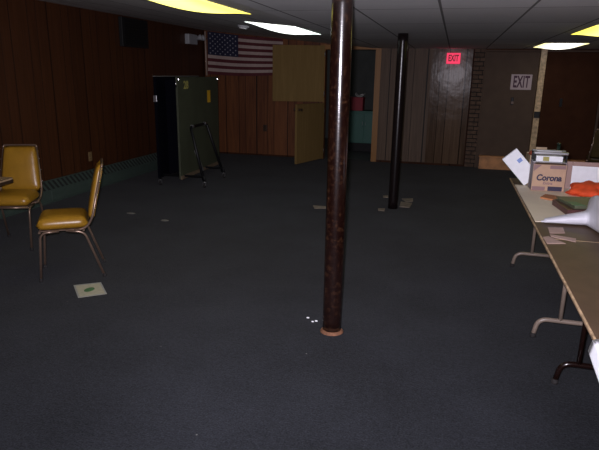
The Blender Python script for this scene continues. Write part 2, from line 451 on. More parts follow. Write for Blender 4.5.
# brick pier
b = MB(); b.mi = 1; b.box(.285, .47, D - .045, D, 0, HC)
b.mi = 0
z = .01; k = 0
while z < HC - .06:
    off = .09 if k % 2 else 0
    for (a, c) in (((.283, .375), (.387, .472)) if k % 2 else ((.283, .44), (.452, .472))):
        b.box(a, c, D - .058 - R.uniform(0, .006), D - .02, z, z + .058, bev=.003, seg=1)
    z += .0745; k += 1
struct(b.build('trim_2', [M['brick'], M['mortar']]))

# next room seen through the doorway
b = MB()
b.box(-4.2, -.6, D + .14, 14.4, -.1, -.002)
struct(b.build('floor_next_room', plain('next_room_lino', (.085, .085, .088), .5, noise=.15)))
b = MB(); b.box(-4.2, -.6, 14.3, 14.4, 0, 2.5); b.box(-4.3, -4.2, D + .14, 14.4, 0, 2.5); b.box(-.6, -.5, D + .14, 14.4, 0, 2.5)
struct(b.build('wall_next_room', M['concrete']))
b = MB(); b.box(-4.3, -.5, D + .14, 14.4, 2.42, 2.5); struct(b.build('ceiling_next_room', M['concrete']))
# teal cupboard, crimson box, white cap
t = thing('cupboard', 'teal painted low cupboard seen through the open doorway', 'cupboard', (-1.82, 12.05, 0))
b = MB(); b.box(-.36, .36, 0, .45, .18, .84, bev=.006); b.build('body', M['teal'], t)
b = MB(); b.box(-.34, .34, .04, .43, 0, .18); b.build('plinth', M['dark'], t)
for i in (0, 1):
    b = MB(); b.box(-.345 + i * .35, -.005 + i * .35, -.018, 0, .20, .81, bev=.004); dr = b.build('door', M['teal'], t)
    b = MB(); b.tube([(-.03 + i * .06, -.02, .56), (-.03 + i * .06, -.035, .56), (-.03 + i * .06, -.035, .64), (-.03 + i * .06, -.02, .64)], .005, 6); b.build('handle', M['steel'], dr)
b = MB(); b.box(-.375, .375, -.03, .46, .84, .865, bev=.004); b.build('top', M['teal'], t)
t = thing('carton', 'crimson box standing on the teal cupboard beyond the doorway', 'box', (-2.0, 12.2, .865))
b = MB(); b.box(-.18, .13, -.13, .13, 0, .24, bev=.004); b.build('body', M['crimson'], t)
b = MB(); b.box(-.185, .135, -.135, .135, .24, .28, bev=.004); b.build('lid', M['crimson'], t)
t = thing('dustpan', 'white scoop lying on the crimson box beyond the doorway', 'scoop', (-1.935, 12.10, 1.145))
b = MB()
b.grid(8, 6, lambda u, v: V((-.10 + .2 * u, -.09 + .16 * v, .012 + .06 * (2 * abs(u - .5)) ** 3 + .03 * v * v)))
b.build('pan', M['white_plastic'], t, solid=.006)
b = MB(); b.tube([(0, .07, .045), (.03, .12, .06), (.06, .165, .062)], [.014, .011, .012], 8); b.build('handle', M['white_plastic'], t)

# Dutch door leaves, hung on the left jamb
def leaf(name, ang, z0, z1, loc, knob):
    o = MB(); o.box(-.0, .975, -.021, .021, z0, z1, bev=.003, seg=1)
    d = struct(o.build(name, M['oak'], None, loc, (0, 0, ang)))
    for zz in (z0 + .15, z1 - .15):
        o = MB(); o.tube([(-.006, .016, zz - .05), (-.006, .016, zz + .05)], .008, 8); o.build('hinge', M['steel'], d)
    if knob:
        for sg in (1, -1):
            o = MB(); rm = Matrix.Rotation(-PI / 2, 4, 'X')
            o.lathe([(.026, 0), (.026, .006), (.01, .01), (.01, .035), (.026, .045), (.024, .062), (0, .066)], 14, (.91, .021 * sg, knob), rm if sg > 0 else Matrix.Rotation(PI / 2, 4, 'X'))
            o.build('knob', M['darkbronze'], d)
    return d
leaf('door_3', PI + math.radians(73), .02, 1.085, (-2.405, 10.655, 0), .99)
leaf('door_4', PI + math.radians(14), 1.10, 2.125, (-2.400, 10.63, 0), None)

# double exit doors with a mullion
b = MB(); b.box(.475, 1.355, D - .05, D, .0, 2.03, bev=.004, seg=1); d1 = struct(b.build('door_1', M['taupe_door']))
b = MB(); b.box(.965, 1.01, D - .066, D - .05, 1.14, 1.27, bev=.006); b.build('lock_plate', M['black_metal'], d1)
b = MB(); b.tube([(.987, D - .06, 1.18), (.987, D - .10, 1.18), (.987, D - .105, 1.18)], [.012, .012, .024], 12); b.build('handle', M['darkbronze'], d1)
b = MB(); b.box(1.47, 2.36, D - .05, D, .0, 2.03, bev=.004, seg=1); d2 = struct(b.build('door_2', M['brown_door']))
b = MB(); b.box(1.755, 1.80, D - .066, D - .05, 1.13, 1.27, bev=.006); b.build('lock_plate', M['black_metal'], d2)
b = MB(); b.box(1.362, 1.462, D - .085, D, 0, HC, bev=.006); mu = struct(b.build('trim_3', M['mullion']))
b = MB(); b.box(1.365, 1.46, D - .10, D - .084, .93, 1.04, bev=.004); b.build('strike_plate', M['black_metal'], mu)
b = MB(); b.box(.462, .476, D - .06, D, 0, 2.05); b.box(.462, 2.40, D - .06, D, 2.035, 2.06); b.box(2.365, 2.40, D - .06, D, 0, 2.05)
struct(b.build('trim_4', M['taupe_door']))
# wooden step in front of the doors
t = thing('doorway_step', 'orange-brown wooden step along the foot of the exit doors', 'step', (1.42, 10.585, 0))
b = MB(); b.box(-.90, .90, -.055, .055, .205, .235, bev=.004); b.build('tread', M['plank'], t)
b = MB(); b.box(-.89, .89, -.045, -.025, 0, .205); b.build('riser', M['plank'], t)
for sx in (-.88, .855):
    b = MB(); b.box(sx, sx + .025, -.025, .05, 0, .205); b.build('side_board', M['plank'], t)

# ------------------------------------------------------------------ signs
t = thing('exit_sign', 'white paper sign with dark EXIT lettering on the taupe door', 'sign', (1.10, D - .0515, 1.53))
b = MB(); b.box(-.17, .17, -.003, 0, -.128, .128); b.build('sheet', M['sign_paper'], t)
text_mesh('lettering', 'EXIT', .27, M['sign_ink'], t, (0, -.0045, -.004), (PI / 2, 0, 0), .001, .46, .008, 0, 1.06)
t = thing('lit_exit_sign', 'glowing red EXIT sign high on the tan panelled wall', 'sign', (-.07, D - .001, 1.915))
b = MB(); b.box(-.118, .118, -.05, 0, -.092, .092, bev=.006); b.build('housing', M['sign_red'], t)
text_mesh('lettering', 'EXIT', .15, M['sign_dark'], t, (0, -.052, 0), (PI / 2, 0, 0), .001, .58, .005)

# ------------------------------------------------------------------ ceiling lights
def light(label, cx, cy, lamp, slope):
    t = thing('ceiling_light', label, 'ceiling light', (cx, cy, hc(cx) - .002), 0, 'fluorescent ceiling lights', rot=(0, math.atan(SLOPE) if slope else 0, 0))
    hx, hy = .30, .605
    o = MB()
    for (a, c, d_, e) in ((-hx, hx, -hy, -hy + .010), (-hx, hx, hy - .010, hy), (-hx, -hx + .010, -hy + .010, hy - .010), (hx - .010, hx, -hy + .010, hy - .010)):
        o.box(a, c, d_, e, -.002, .0)
    o.build('frame', M['trim_white'], t)
    o = MB()
    def fn(u, v):
        x, y = (u - .5) * 2, (v - .5) * 2
        s_ = max(0, 1 - abs(x) ** 2.2) * max(0, 1 - abs(y) ** 2.4)
        return V((x * (hx - .008), y * (hy - .008), -.003 - .050 * s_))
    o.grid(16, 22, fn)
    o.build('diffuser', lamp, t, solid=.003)
    return t
light('bright white fluorescent ceiling light nearest the flag', -1.99, 6.68, M['white_lamp'], True)
light('yellowed fluorescent ceiling light cut by the top edge, above the left side', -2.03, 4.20, M['yellow_lamp'], True)
light('warm white fluorescent ceiling light nearest the exit doors', 1.455, 9.48, M['warm_lamp'], False)
light('yellowed fluorescent ceiling light above the long folding tables', 1.48, 6.45, M['yellow_lamp'], False)

# smoke detector
t = thing('smoke_detector', 'round white smoke detector on the ceiling above the flag', 'smoke detector', (-2.66, 7.05, hc(-2.66) - .001), rot=(0, math.atan(SLOPE), 0))
b = MB(); b.lathe([(.0, 0), (.075, 0), (.075, -.016), (.068, -.026), (0, -.026)], 28); b.build('base', M['grey_white'], t)
b = MB(); b.lathe([(.055, -.026), (.055, -.034), (.045, -.042), (0, -.044)], 28); b.build('cap', M['white_plastic'], t)

# ------------------------------------------------------------------ steel columns
def column(label, x, y, mat, h, ring):
    t = thing('steel_column', label, 'column', (x, y, 0), 0, 'steel support columns')
    o = MB(); n = 32
    o.tube([(0, 0, .0 + h * k / 24) for k in range(25)], .0605, n); o.build('shaft', mat, t)
    if ring:
        o = MB(); vs = []
        prof = [(.0605, .018), (.064, .016), (.073, .004), (.077, .001)]
        o.lathe(prof + [(.0605, .001)], 32)
        o.build('base_ring', M['ring'], t)
    return t
column('glossy oxblood steel column with a rusty base ring, nearest the camera', -.645, 3.274, M['pole_red'], HC, True)
column('black steel column standing farther back amid carpet scraps', -.632, 6.903, M['pole_black'], HC, False)

# ------------------------------------------------------------------ flag
t = thing('flag', 'striped flag with blue star field on a short pale staff', 'flag', (-4.785, D - .10, 0))
FW, FT, FB = 1.56, 2.385, 1.575
def flag_pt(u, v):
    x = .025 + FW * u
    top = FT - .145 * u - .015 * math.sin(u * PI); bot = FB - .005 * u - .02 * math.sin(u * PI * 1.2)
    return V((x, .02 * math.sin(u * 9.0 + v * 1.5) + .012 * math.sin(u * 17 + 1), bot + (top - bot) * v))
def flag_m(u, v):
    st = int((1 - v - 1e-4) * 13)
    if u < .42 - 1e-6 and st < 7: return 2
    return 0 if st % 2 == 0 else 1
b = MB(); b.grid(50, 39, flag_pt, flag_m)
b.mi = 3
for r_ in range(9):
    for c_ in range(6 if r_ % 2 == 0 else 5):
        u = .42 * ((c_ + .5) / 6 + (0 if r_ % 2 == 0 else 1 / 12)); v = 1 - (7 / 13) * (r_ + .8) / 9.6
        for sg in (-1, 1):
            vs = []
            for k in range(10):
                a = PI / 2 + k * PI / 5; rr = .019 if k % 2 == 0 else .0085
                p = flag_pt(u + rr * math.cos(a) / FW, v + rr * math.sin(a) / (FT - FB)); p.y += sg * .004
                vs.append(b.bm.verts.new(p))
            b.bm.faces.new(vs if sg < 0 else vs[::-1]).material_index = 3
b.build('cloth', [M['flag_red'], M['flag_white'], M['flag_blue'], M['flag_star']], t, normals=False)
b = MB(); b.tube([(-.0, 0, 1.55), (-.012, 0, 2.38)], .017, 12); b.build('staff', M['staff'], t)
for zz in (1.64, 2.25):
    b = MB(); b.tube([(-.004, .0, zz), (-.004, .098, zz)], .009, 8); b.build('bracket', M['steel'], t)

# ------------------------------------------------------------------ left wall fittings
t = thing('wall_vent', 'black louvred vent box high on the left wall', 'vent', (XL, 8.06, 2.175))
b = MB(); b.box(0, .06, -.37, .37, -.21, .21, bev=.006); b.build('box', M['vent_black'], t)
b = MB()
for k in range(9):
    b.box(-.004, .004, -.33, .33, -.018, .018, Matrix.Translation((.066, 0, -.165 + k * .041)) @ Matrix.Rotation(.6, 4, 'Y'))
b.build('louvre', M['vent_black'], t)

t = thing('emergency_light', 'grey emergency light with twin lamp heads, high on the wall left of the flag', 'emergency light', (XL - .003, 10.08, 2.21))
b = MB(); b.box(0, .09, -.24, .12, -.10, .08, bev=.012); b.build('case', M['grey_white'], t)
for y_ in (.20, .33):
    b = MB(); rm = Matrix.Rotation(math.radians(70), 4, 'Y') @ Matrix.Rotation(-.35, 4, 'X')
    b.lathe([(.0, -.04), (.03, -.035), (.055, .03), (.058, .05)], 18, (.08, y_, .03), rm); hd = b.build('lamp_head', M['grey_white'], t)
    b = MB(); b.lathe([(.054, .044), (.04, .056), (0, .06)], 18, (.08, y_, .03), rm); b.build('lens', M['lens'], hd)
b = MB(); b.tube([(.045, .10, 0), (.05, .20, .01), (.05, .33, .01)], .012, 8); b.build('lamp_arm', M['grey_white'], t)

def outlet(label, loc, rz):
    t = thing('wall_outlet', label, 'outlet', loc, rz, 'wall outlets')
    o = MB(); o.box(-.04, .04, -.006, 0, -.065, .065, bev=.003); pl = o.build('cover_plate', M['ivory'], t)
    for zz in (-.028, .028):
        o = MB(); o.box(-.017, .017, -.010, -.004, zz - .014, zz + .014, bev=.004); so = o.build('socket', M['ivory'], t)
        o = MB(); o.box(-.008, -.005, -.0108, -.0095, zz - .005, zz + .007); o.box(.005, .008, -.0108, -.0095, zz - .005, zz + .007); o.build('slot', M['dark'], so)
    return t
outlet('ivory outlet plate on the left wall above the baseboard heater', (XL, 6.76, .45), PI / 2)
o2 = outlet('small dark outlet on the red wood wall below the flag', (-3.60, D, .553), 0)
for ch in o2.children:
    ch.data = ch.data.copy(); ch.data.materials.clear(); ch.data.materials.append(M['darkbronze'])

# baseboard heater along the left wall
t = thing('baseboard_heater', 'long grey-green baseboard heater with slotted top along the left wall', 'heater', (XL, 0, 0))
y0, y1 = .4, 9.9
b = MB()
prof = [(0, .27), (.02, .27), (.115, .165), (.115, .03), (.09, .02), (.09, .0), (0, 0)]
a = [b.bm.verts.new((x, y0, z)) for x, z in prof]; c = [b.bm.verts.new((x, y1, z)) for x, z in prof]
n = len(prof)
for k in range(n): b.bm.faces.new((a[k], a[(k + 1) % n], c[(k + 1) % n], c[k]))
b.bm.faces.new(a[::-1]); b.bm.faces.new(c)
b.build('cover', M['heater'], t)
b = MB(); rm = Matrix.Rotation(math.atan2(.105, .095), 4, 'Y')
b.mi = 1; b.box(-.060, .060, y0 + .1, y1 - .1, -.0, .0015, Matrix.Translation((.0690, 0, .2175)) @ rm)
b.mi = 0
yy = y0 + .1
while yy < y1 - .1:
    b.box(-.062, .062, yy, yy + .035, .0, .007, Matrix.Translation((.0690, 0, .2175)) @ rm); yy += .085
b.build('grille', [M['heater'], M['heater_dark']], t)
for yy in (2.0, 3.9, 5.8, 7.7):
    b = MB(); b.box(.114, .119, yy - .03, yy + .03, .03, .16, bev=.002, seg=1); b.build('joint_cover', M['heater'], t)

# ------------------------------------------------------------------ folded table on casters
t = thing('folded_rolling_table', 'dark green folding table folded upright on casters by the left wall', 'folding table', (-3.70, 7.18, 0), math.radians(2.5))
L_, ZB, ZT = 1.56, .125, 1.545
b = MB(); b.mi = 0; b.box(-.014, .014, 0, L_, ZB, ZT, bev=.004, seg=1)
b.mi = 1; b.box(-.022, -.0135, .01, L_ - .01, ZB + .01, ZT - .01)
gp = b.build('green_panel', [M['green_board'], M['black_board']], t)
b = MB(); b.box(.0135, .032, 0, L_, ZB - .005, ZB + .045); b.build('lower_rail', M['skirt'], gp)
for yy in (.015, L_ - .045):
    b = MB(); b.box(.012, .030, yy, yy + .03, ZT - .05, ZT - .015, bev=.006); b.build('corner_bracket', M['chrome'], gp)
b = MB(); b.box(.0145, .016, 1.085, 1.21, 1.155, 1.34); b.build('sticker', M['yellow'], gp)
text_mesh('stencil', '28', .15, M['yellow_ink'], gp, (.0150, .29, 1.43), (PI / 2, 0, PI / 2), .0008, 1.1, .004)
b = MB(); b.tube([(.0, -.006, ZT - .14), (0, -.006, ZT - .06)], .008, 8); b.build('latch', M['chrome'], gp)
b = MB(); b.mi = 0; b.box(-.345, -.317, 0, L_, ZB, ZT, bev=.004, seg=1)
b.mi = 1; b.box(-.3175, -.309, .01, L_ - .01, ZB + .01, ZT - .012)
bp = b.build('far_panel', [M['black_board'], M['black_board']], t)
b = MB(); b.box(-.346, -.316, -.002, L_, ZT, ZT + .010); b.build('lit_top_edge', M['edge_grey'], bp)  # pale strip paints the light caught along the top edge
b = MB(); b.box(-.353, -.30, -.006, .02, 1.20, 1.29, bev=.004); b.build('latch', M['steel'], bp)
# black block painted as the dark gap, and steel carriage between the halves
b = MB(); b.box(-.309, -.022, .30, L_ - .06, ZB + .03, ZT - .05); b.build('apron', M['black_board'], t)
b = MB()
for yy in (.10, .90):
    b.tube(fillet([(-.36, yy, .09), (-.36, yy, .16), (.33, yy, .16), (.33, yy, .09)], .04), .016, 10)
b.tube([(-.165, .10, .16), (-.165, .90, .16)], .018, 10)
b.build('carriage', M['black_metal'], t)
b = MB(); b.tube(fillet([(.31, .12, .10), (.028, .37, .835), (.028, .98, .845), (.31, .90, .10)], .05, 8), .021, 10); b.build('leg_frame', M['black_metal'], t)
for y_ in (.40, .88):
    b = MB(); b.tube([(.028, y_, .838 + (y_ > .5) * .006), (.028, y_ + .06, .839 + (y_ > .5) * .006)], .025, 10); b.build('clamp', M['steel'], t)
b = MB(); b.box(-.012, .012, -.018, .018, -.16, .16, Matrix.Translation((.175, .30, .36)) @ Matrix.Rotation(-.36, 4, 'Y')); b.build('lock_strut', M['steel'], t)
def caster(x, y):
    o = MB(); o.tube([(x, y, .052), (x, y, .10)], .009, 8)
    for s_ in (-1, 1): o.box(x + s_ * .019 - .002, x + s_ * .019 + .002, y - .018, y + .018, .03, .08)
    o.box(x - .021, x + .021, y - .018, y + .018, .076, .082)
    ca = o.build('caster', M['steel'], t)
    o = MB(); o.lathe([(.0, -.014), (.026, -.014), (.0365, -.009), (.0365, .009), (.026, .014), (0, .014)], 20, (x, y, .037), Matrix.Rotation(PI / 2, 4, 'Y')); o.build('wheel', M['rubber'], ca)
for x, y in ((.33, .10), (.33, .90), (-.36, .10), (-.36, .90)): caster(x, y)

# ------------------------------------------------------------------ chairs
def cushion(o, w0, w1, d, th, n=14, sag=.25):
    """rounded pad: footprint from y=-d/2 (width w0) to y=d/2 (width w1), thickness th, domed top"""
    def shell(top):
        def fn(u, v):
            x, y = (u - .5) * 2, (v - .5) * 2
            # superellipse remap for rounded corners
            ax = x * math.sqrt(max(0, 1 - .10 * y * y * abs(y) ** 3)); ay = y * math.sqrt(max(0, 1 - .10 * x * x * abs(x) ** 3))
            w = w0 + (w1 - w0) * v
            e = max(abs(x), abs(y)); z = (1 - e ** 5) ** .5 * th * (.62 if top else -.38)
            if top: z += th * .10 * (1 - x * x) * (1 - y * y)
            return V((ax * w / 2, ay * d / 2, z))
        return fn
    o.grid(n, n, shell(True)); o.grid(n, n, shell(False))
    bmesh.ops.remove_doubles(o.bm, verts=o.bm.verts[:], dist=.0005)

def make_chair(label, loc, rz, scale=1.):
    t = thing('vinyl_chair', label, 'chair', loc, rz, 'mustard vinyl stacking chairs')
    o = MB(); cushion(o, .395, .38, .385, .105); o.build('seat', M['vinyl'], t, (0, -.022, .448))
    # tapered back cushion, leaning back
    o = MB(); cushion(o, .385, .300, .445, .050); bc = o.build('backrest', M['vinyl'], t, (0, .240, .690), (math.radians(90 - 13.5), 0, 0))
    o = MB(); o.box(-.165, .165, -.19, .18, -.022, -.016, bev=.002, seg=1); o.build('back_panel', M['vinyl'], bc)
    for sx in (-1, 1):
        o = MB(); o.tube(fillet([(sx * .175, -.215, .0), (sx * .183, -.185, .395), (sx * .183, -.05, .405)], .05), .0100, 10); lg = o.build('leg', M['bronze'], t)
        o = MB(); o.lathe([(.0145, 0), (.0155, .004), (.0145, .03)], 12, (sx * .175, -.215, 0)); o.build('foot', M['rubber'], lg)
        o = MB(); o.tube(fillet([(sx * .188, .262, 0), (sx * .183, .135, .385), (sx * .183, .0, .405)], .05), .0100, 10); lg = o.build('leg', M['bronze'], t)
        o = MB(); o.lathe([(.0145, 0), (.0155, .004), (.0145, .03)], 12, (sx * .188, .260, 0)); o.build('foot', M['rubber'], lg)
        o = MB()
        pts = fillet([(sx * .183, .06, .402), (sx * .186, .155, .418), (sx * .19, .203, .50), (sx * .152, .298, .885)], .06)
        o.tube(pts, .0100, 10); bf = o.build('back_post', M['bronze'], t)
        for f in (.18, .45, .72):
            o = MB()
            p = V((sx * .19, .205, .50)).lerp(V((sx * .152, .298, .885)), f); p.x += sx * .011; p.y += .004
            bmesh.ops.create_uvsphere(o.bm, u_segments=8, v_segments=6, radius=.006, matrix=Matrix.Translation(p))
            o.build('rivet', M['chrome'], bf)
    o = MB(); o.tube(fillet([(-.152, .298, .883), (-.148, .304, .908), (.148, .304, .908), (.152, .298, .883)], .02), .0100, 10); o.build('top_rail', M['bronze'], t)
    o = MB()
    o.tube([(-.183, -.19, .400), (.183, -.19, .400)], .009, 8); o.tube([(-.183, .13, .400), (.183, .13, .400)], .009, 8)
    o.box(-.17, .17, -.18, .12, .403, .412); o.build('seat_frame', M['bronze'], t)
    return t
# local -Y is the front
def face(fx, fy): return math.atan2(fx, -fy)
ch = make_chair('mustard vinyl chair seen side on, nearest the camera', (-2.945, 3.722, 0), face(-.825, -.565))
copy_thing(ch, (-3.90, 4.235, 0), face(.42, -1.0), 'mustard vinyl chair facing the camera behind the tan table')
fc = copy_thing(ch, (2.20, 9.2, 0), face(.12, 1.), 'mustard chair, dimness painted into its vinyl, seen from behind at the far right, beyond the cluttered table')

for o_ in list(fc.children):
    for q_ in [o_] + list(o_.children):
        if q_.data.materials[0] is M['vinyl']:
            q_.data = q_.data.copy(); q_.data.materials.clear(); q_.data.materials.append(M['shaded_vinyl'])
# tan table cut by the left edge
ang = math.atan2(.14, .99)
t = thing('dining_table', 'tan topped table cut off by the left edge, beside the mustard chairs', 'table', (-3.50, 3.83, 0), ang)
b = MB()
def rr(x0, x1, y0, y1, r, n=6):
    out = []
    for cx, cy, a0 in ((x1 - r, y1 - r, 0), (x0 + r, y1 - r, PI / 2), (x0 + r, y0 + r, PI), (x1 - r, y0 + r, 1.5 * PI)):
        for k in range(n + 1):
            a = a0 + k / n * PI / 2; out.append((cx + r * math.cos(a), cy + r * math.sin(a)))
    return out
b.prism(rr(-.90, 0, -1.25, 0, .04), .712, .742); b.build('tabletop', M['round_wood'], t)
b = MB(); b.prism(rr(-.903, .003, -1.253, .003, .042), .704, .730); b.build('edge_band', M['darkbronze'], t)
for x in (-.72, -.16):
    for y in (-1.08, -.16):
        b = MB(); b.tube([(x, y, 0), (x, y, .70)], .016, 10); b.build('leg', M['darkbronze'], t)
b = MB(); b.box(-.78, -.10, -1.14, -.10, .67, .704); b.build('apron', M['darkbronze'], t)

# ------------------------------------------------------------------ long folding tables on the right
def folding_table(label, yc, length, tube, insets, fx):
    t = thing('folding_table', label, 'table', (.935, yc, 0), 0, 'long brown folding tables')
    hl = length / 2
    o = MB(); o.box(-.386, .386, -hl, hl, .710, .7400, bev=.004, seg=2); o.build('tabletop', M['table_wood'], t)
    o = MB()
    for s_ in (-1, 1): o.box(s_ * .3885 - .0045, s_ * .3885 + .0045, -hl, hl, .727, .7395, bev=.002, seg=1)
    for s_ in (-1, 1): o.box(-.384, .384, s_ * hl - .004 * (s_ > 0), s_ * hl + .004 * (s_ < 0), .711, .7395)
    o.build('edge_trim', M['table_edge'], t)
    o = MB()
    for s_ in (-1, 1): o.box(s_ * .34 - .012, s_ * .34 + .012, -hl + .04, hl - .04, .675, .712)
    for s_ in (-1, 1): o.box(-.352, .352, s_ * (hl - .06) - .012, s_ * (hl - .06) + .012, .675, .712)
    o.build('apron', M['brown_tube'], t)
    for yl, sg in ((-hl + insets, 1), (hl - insets, -1)):
        o = MB()
        o.tube(fillet([(-fx, yl, .012), (-fx + .02, yl, .128), (fx - .02, yl, .128), (fx, yl, .012)], .075, 8), .0150, 12)
        for xx in (-.17, .17): o.tube([(xx, yl, .128), (xx, yl, .70)], .0135, 10)
        o.tube([(-.30, yl, .70), (.30, yl, .70)], .0135, 10)
        lf = o.build('leg_frame', tube, t)
        for xx in (-fx, fx):
            o = MB(); o.lathe([(.018, 0), (.019, .004), (.017, .03)], 12, (xx, yl, 0)); o.build('foot', M['rubber'], lf)
        o = MB(); o.tube([(-.17, yl, .36), (.17, yl, .36)], .009, 8); o.build('cross_bar', tube, lf)
        o = MB(); o.tube([(-.0, yl, .36), (0, yl + sg * .17, .52), (0, yl + sg * .34, .70)], .008, 8)
        o.build('brace', tube, t)
    return t
folding_table('long brown folding table on tan legs, loaded with boxes and papers', 4.285, 1.99, M['tan_tube'], .285, .318)
folding_table('long brown folding table on dark legs, at the lower right edge', 2.375, 1.82, M['brown_tube'], .285, .275)

# ------------------------------------------------------------------ things on the far folding table
TZ = .7405
# printed beer carton
t = thing('beer_carton', 'tan beer carton with dark blackletter-style printing, standing upright', 'carton', (.772, 4.70, TZ + .0055), math.radians(1.5))
b = MB(); b.mi = 0; b.box(-.122, .122, 0, .16, 0, .212, bev=.003, seg=1)
b.mi = 1; b.box(-.1235, -.1215, .004, .157, .004, .208); b.box(.1215, .1235, .004, .157, .004, .208)
bd = b.build('body', [M['carton'], M['carton_side']], t)
text_mesh('brand_print', 'Corona', .066, M['navy'], bd, (0, -.0012, .106), (PI / 2, 0, 0), .0006, .90, .0028, .12)
text_mesh('brand_print', 'Extra', .030, M['mauve'], bd, (-.005, -.0012, .064), (PI / 2, 0, 0), .0005, 1.1, .001, .12)
b = MB(); b.mi = 0; b.box(.0, .105, -.0016, 0, .004, .040); b.mi = 1; b.box(-.118, -.02, -.0016, 0, .004, .036)
b.mi = 1
p = [b.bm.verts.new(q) for q in ((-.119, -.0015, .209), (-.119, -.0015, .155), (-.06, -.0015, .209))]; f = b.bm.faces.new(p[::1]); f.material_index = 1
b.box(.0, .115, -.0016, 0, .180, .207)
b.build('printed_panel', [M['navy'], M['mauve']], bd)
for q in (-.126, .112):
    b = MB(); b.box(q, q + .014, .01, .15, .211, .225); b.build('flap', M['carton_side'], t)
# silver rack on top of it with a packet in it
t = thing('silver_rack', 'silver and black open rack sitting on top of the printed beer carton', 'rack', (.770, 4.712, TZ + .2315))
b = MB(); b.box(-.125, .120, 0, .14, 0, .006); b.build('base', M['steel'], t)
for xx in (-.118, .113):
    for yy in (.008, .132):
        b = MB(); b.box(xx - .008, xx + .008, yy - .006, yy + .006, .006, .064, bev=.002, seg=1); b.build('post', M['black_metal'], t)
for q in (-.006, .124):
    b = MB(); b.box(-.128, .124, q, q + .022, .064, .084, bev=.004); b.build('top_rail', M['steel'], t)
for q in (-.128, .09):
    b = MB(); b.box(q, q + .036, .017, .123, .064, .078, bev=.002); b.build('end_cap', M['black_metal'], t)
t = thing('packet', 'small white and yellow packet inside the silver rack', 'packet', (.765, 4.722, TZ + .238))
b = MB(); b.box(-.10, .095, 0, .09, 0, .043, bev=.003); b.build('wrapper', M['paper'], t)
b = MB(); b.box(-.05, -.005, -.001, 0, .004, .038); b.build('print', M['yellow_ink'], t)
# dark bottle
t = thing('bottle', 'dark green bottle with a slim neck behind the printed beer carton', 'bottle', (.872, 5.04, TZ))
b = MB(); b.lathe([(.0, 0), (.036, 0), (.038, .006), (.038, .19), (.034, .225), (.019, .265), (.0145, .285), (.0135, .335), (0, .336)], 20); b.build('body', M['bottle'], t)
b = MB(); b.lathe([(.0155, .334), (.0165, .352), (0, .354)], 16); b.build('cap', M['bottle'], t)
# white box leaning
t = thing('white_box', 'flat white box with a small blue mark, tilted against the tan carton', 'box', (.622, 4.895, TZ + .001), 0)
rm = Matrix.Translation((0, 0, .004)) @ Matrix.Rotation(math.radians(-43), 4, 'Y')
b = MB(); b.box(0, .142, -.002, .034, 0, .285, rm, bev=.003, seg=1); wb = b.build('body', M['paper'], t)
b = MB(); b.box(.082, .120, -.0035, -.002, .175, .208, rm); b.build('print', M['cyan_ink'], wb)
b = MB(); b.box(-.0015, 0, .002, .031, .01, .275, rm); b.build('edge_tape', M['teal'], wb)
# tan carton behind + red cloth in it
t = thing('open_carton', 'plain tan cardboard box standing behind the silver rack', 'box', (.725, 5.06, TZ), 0)
b = MB()
for q in ((-.075, .095, -.096, -.092, 0, .245), (-.075, .095, .17, .174, 0, .245), (-.075, -.071, -.092, .17, 0, .245), (.091, .095, -.092, .17, 0, .245), (-.075, .095, -.096, .174, 0, .004)): b.box(*q)
b.build('body', M['kraft'], t)
b = MB(); b.box(-.0, .09, -.002, .002, 0, .045, Matrix.Translation((0, .172, .247)) @ Matrix.Rotation(-.35, 4, 'X')); b.build('flap', M['kraft'], t)
def lump(name, label, cat, mat, loc, size, seed, amp=.25, parts=None, rz=0.):
    o = MB(); rg = random.Random(seed)
    bmesh.ops.create_icosphere(o.bm, subdivisions=4, radius=1)
    ks = [(V((rg.gauss(0, 1), rg.gauss(0, 1), rg.gauss(0, 1))) * 2.6, rg.uniform(0, 6)) for _ in range(9)]
    for v in o.bm.verts:
        n_ = v.co.copy(); a_ = sum(abs(math.sin(k.dot(n_) + ph)) for k, ph in ks) / len(ks) - .6
        v.co = n_ * (1 + amp * a_ * 2)
        v.co.x *= size[0]; v.co.y *= size[1]; v.co.z = max(v.co.z, -.35) * size[2]
    zm = min(v.co.z for v in o.bm.verts)
    for v in o.bm.verts: v.co.z -= zm
    for f in o.bm.faces: f.smooth = True
    return tag(o.build(name, mat, None, loc, (0, 0, rz)), label, cat)
lump('red_cloth', 'crumpled red-brown cloth bundled on top of the tan cardboard box', 'cloth', M['redbrown'], (.700, 5.06, TZ + .246), (.050, .075, .030), 3, .3)
lump('orange_cloth', 'crumpled bright orange-red cloth in front of the white framed board', 'cloth', M['orange'], (1.068, 4.655, TZ + .0045), (.150, .150, .074), 11, .5)
# framed white board leaning
t = thing('framed_board', 'white board with mauve-tan frame propped upright at the right edge', 'board', (.925, 4.90, TZ + .001), rot=(math.radians(-6), 0, 0))
b = MB(); b.box(.045, .445, -.006, .004, .0, .192); b.build('panel', M['paper'], t)
b = MB(); b.box(0, .047, -.012, .012, 0, .222, bev=.003, seg=1); b.box(.445, .49, -.012, .012, 0, .222, bev=.003, seg=1); b.box(.047, .445, -.012, .012, .188, .222, bev=.003, seg=1); b.build('frame', M['mauve_frame'], t)
# flat sheets
def sheet(name, label, cat, mat, pts, z, th=.002, group=None):
    o = MB(); o.prism(pts, z, z + th); return tag(o.build(name, mat), label, cat, group)
sheet('cardboard_sheet', 'large beige cardboard sheet lying flat along the table edge', 'cardboard', M['beige'], [(.552, 4.93), (.556, 3.66), (.70, 3.70), (.79, 3.92), (.80, 4.10), (1.02, 4.30), (1.10, 4.86), (.90, 4.93)], TZ, .004)
sheet('envelope', 'rust-brown paper piece lying on the beige cardboard sheet', 'paper', M['rust_env'], [(.682, 4.40), (.735, 4.53), (.845, 4.47), (.835, 4.33), (.745, 4.35)], TZ + .0045, .012)
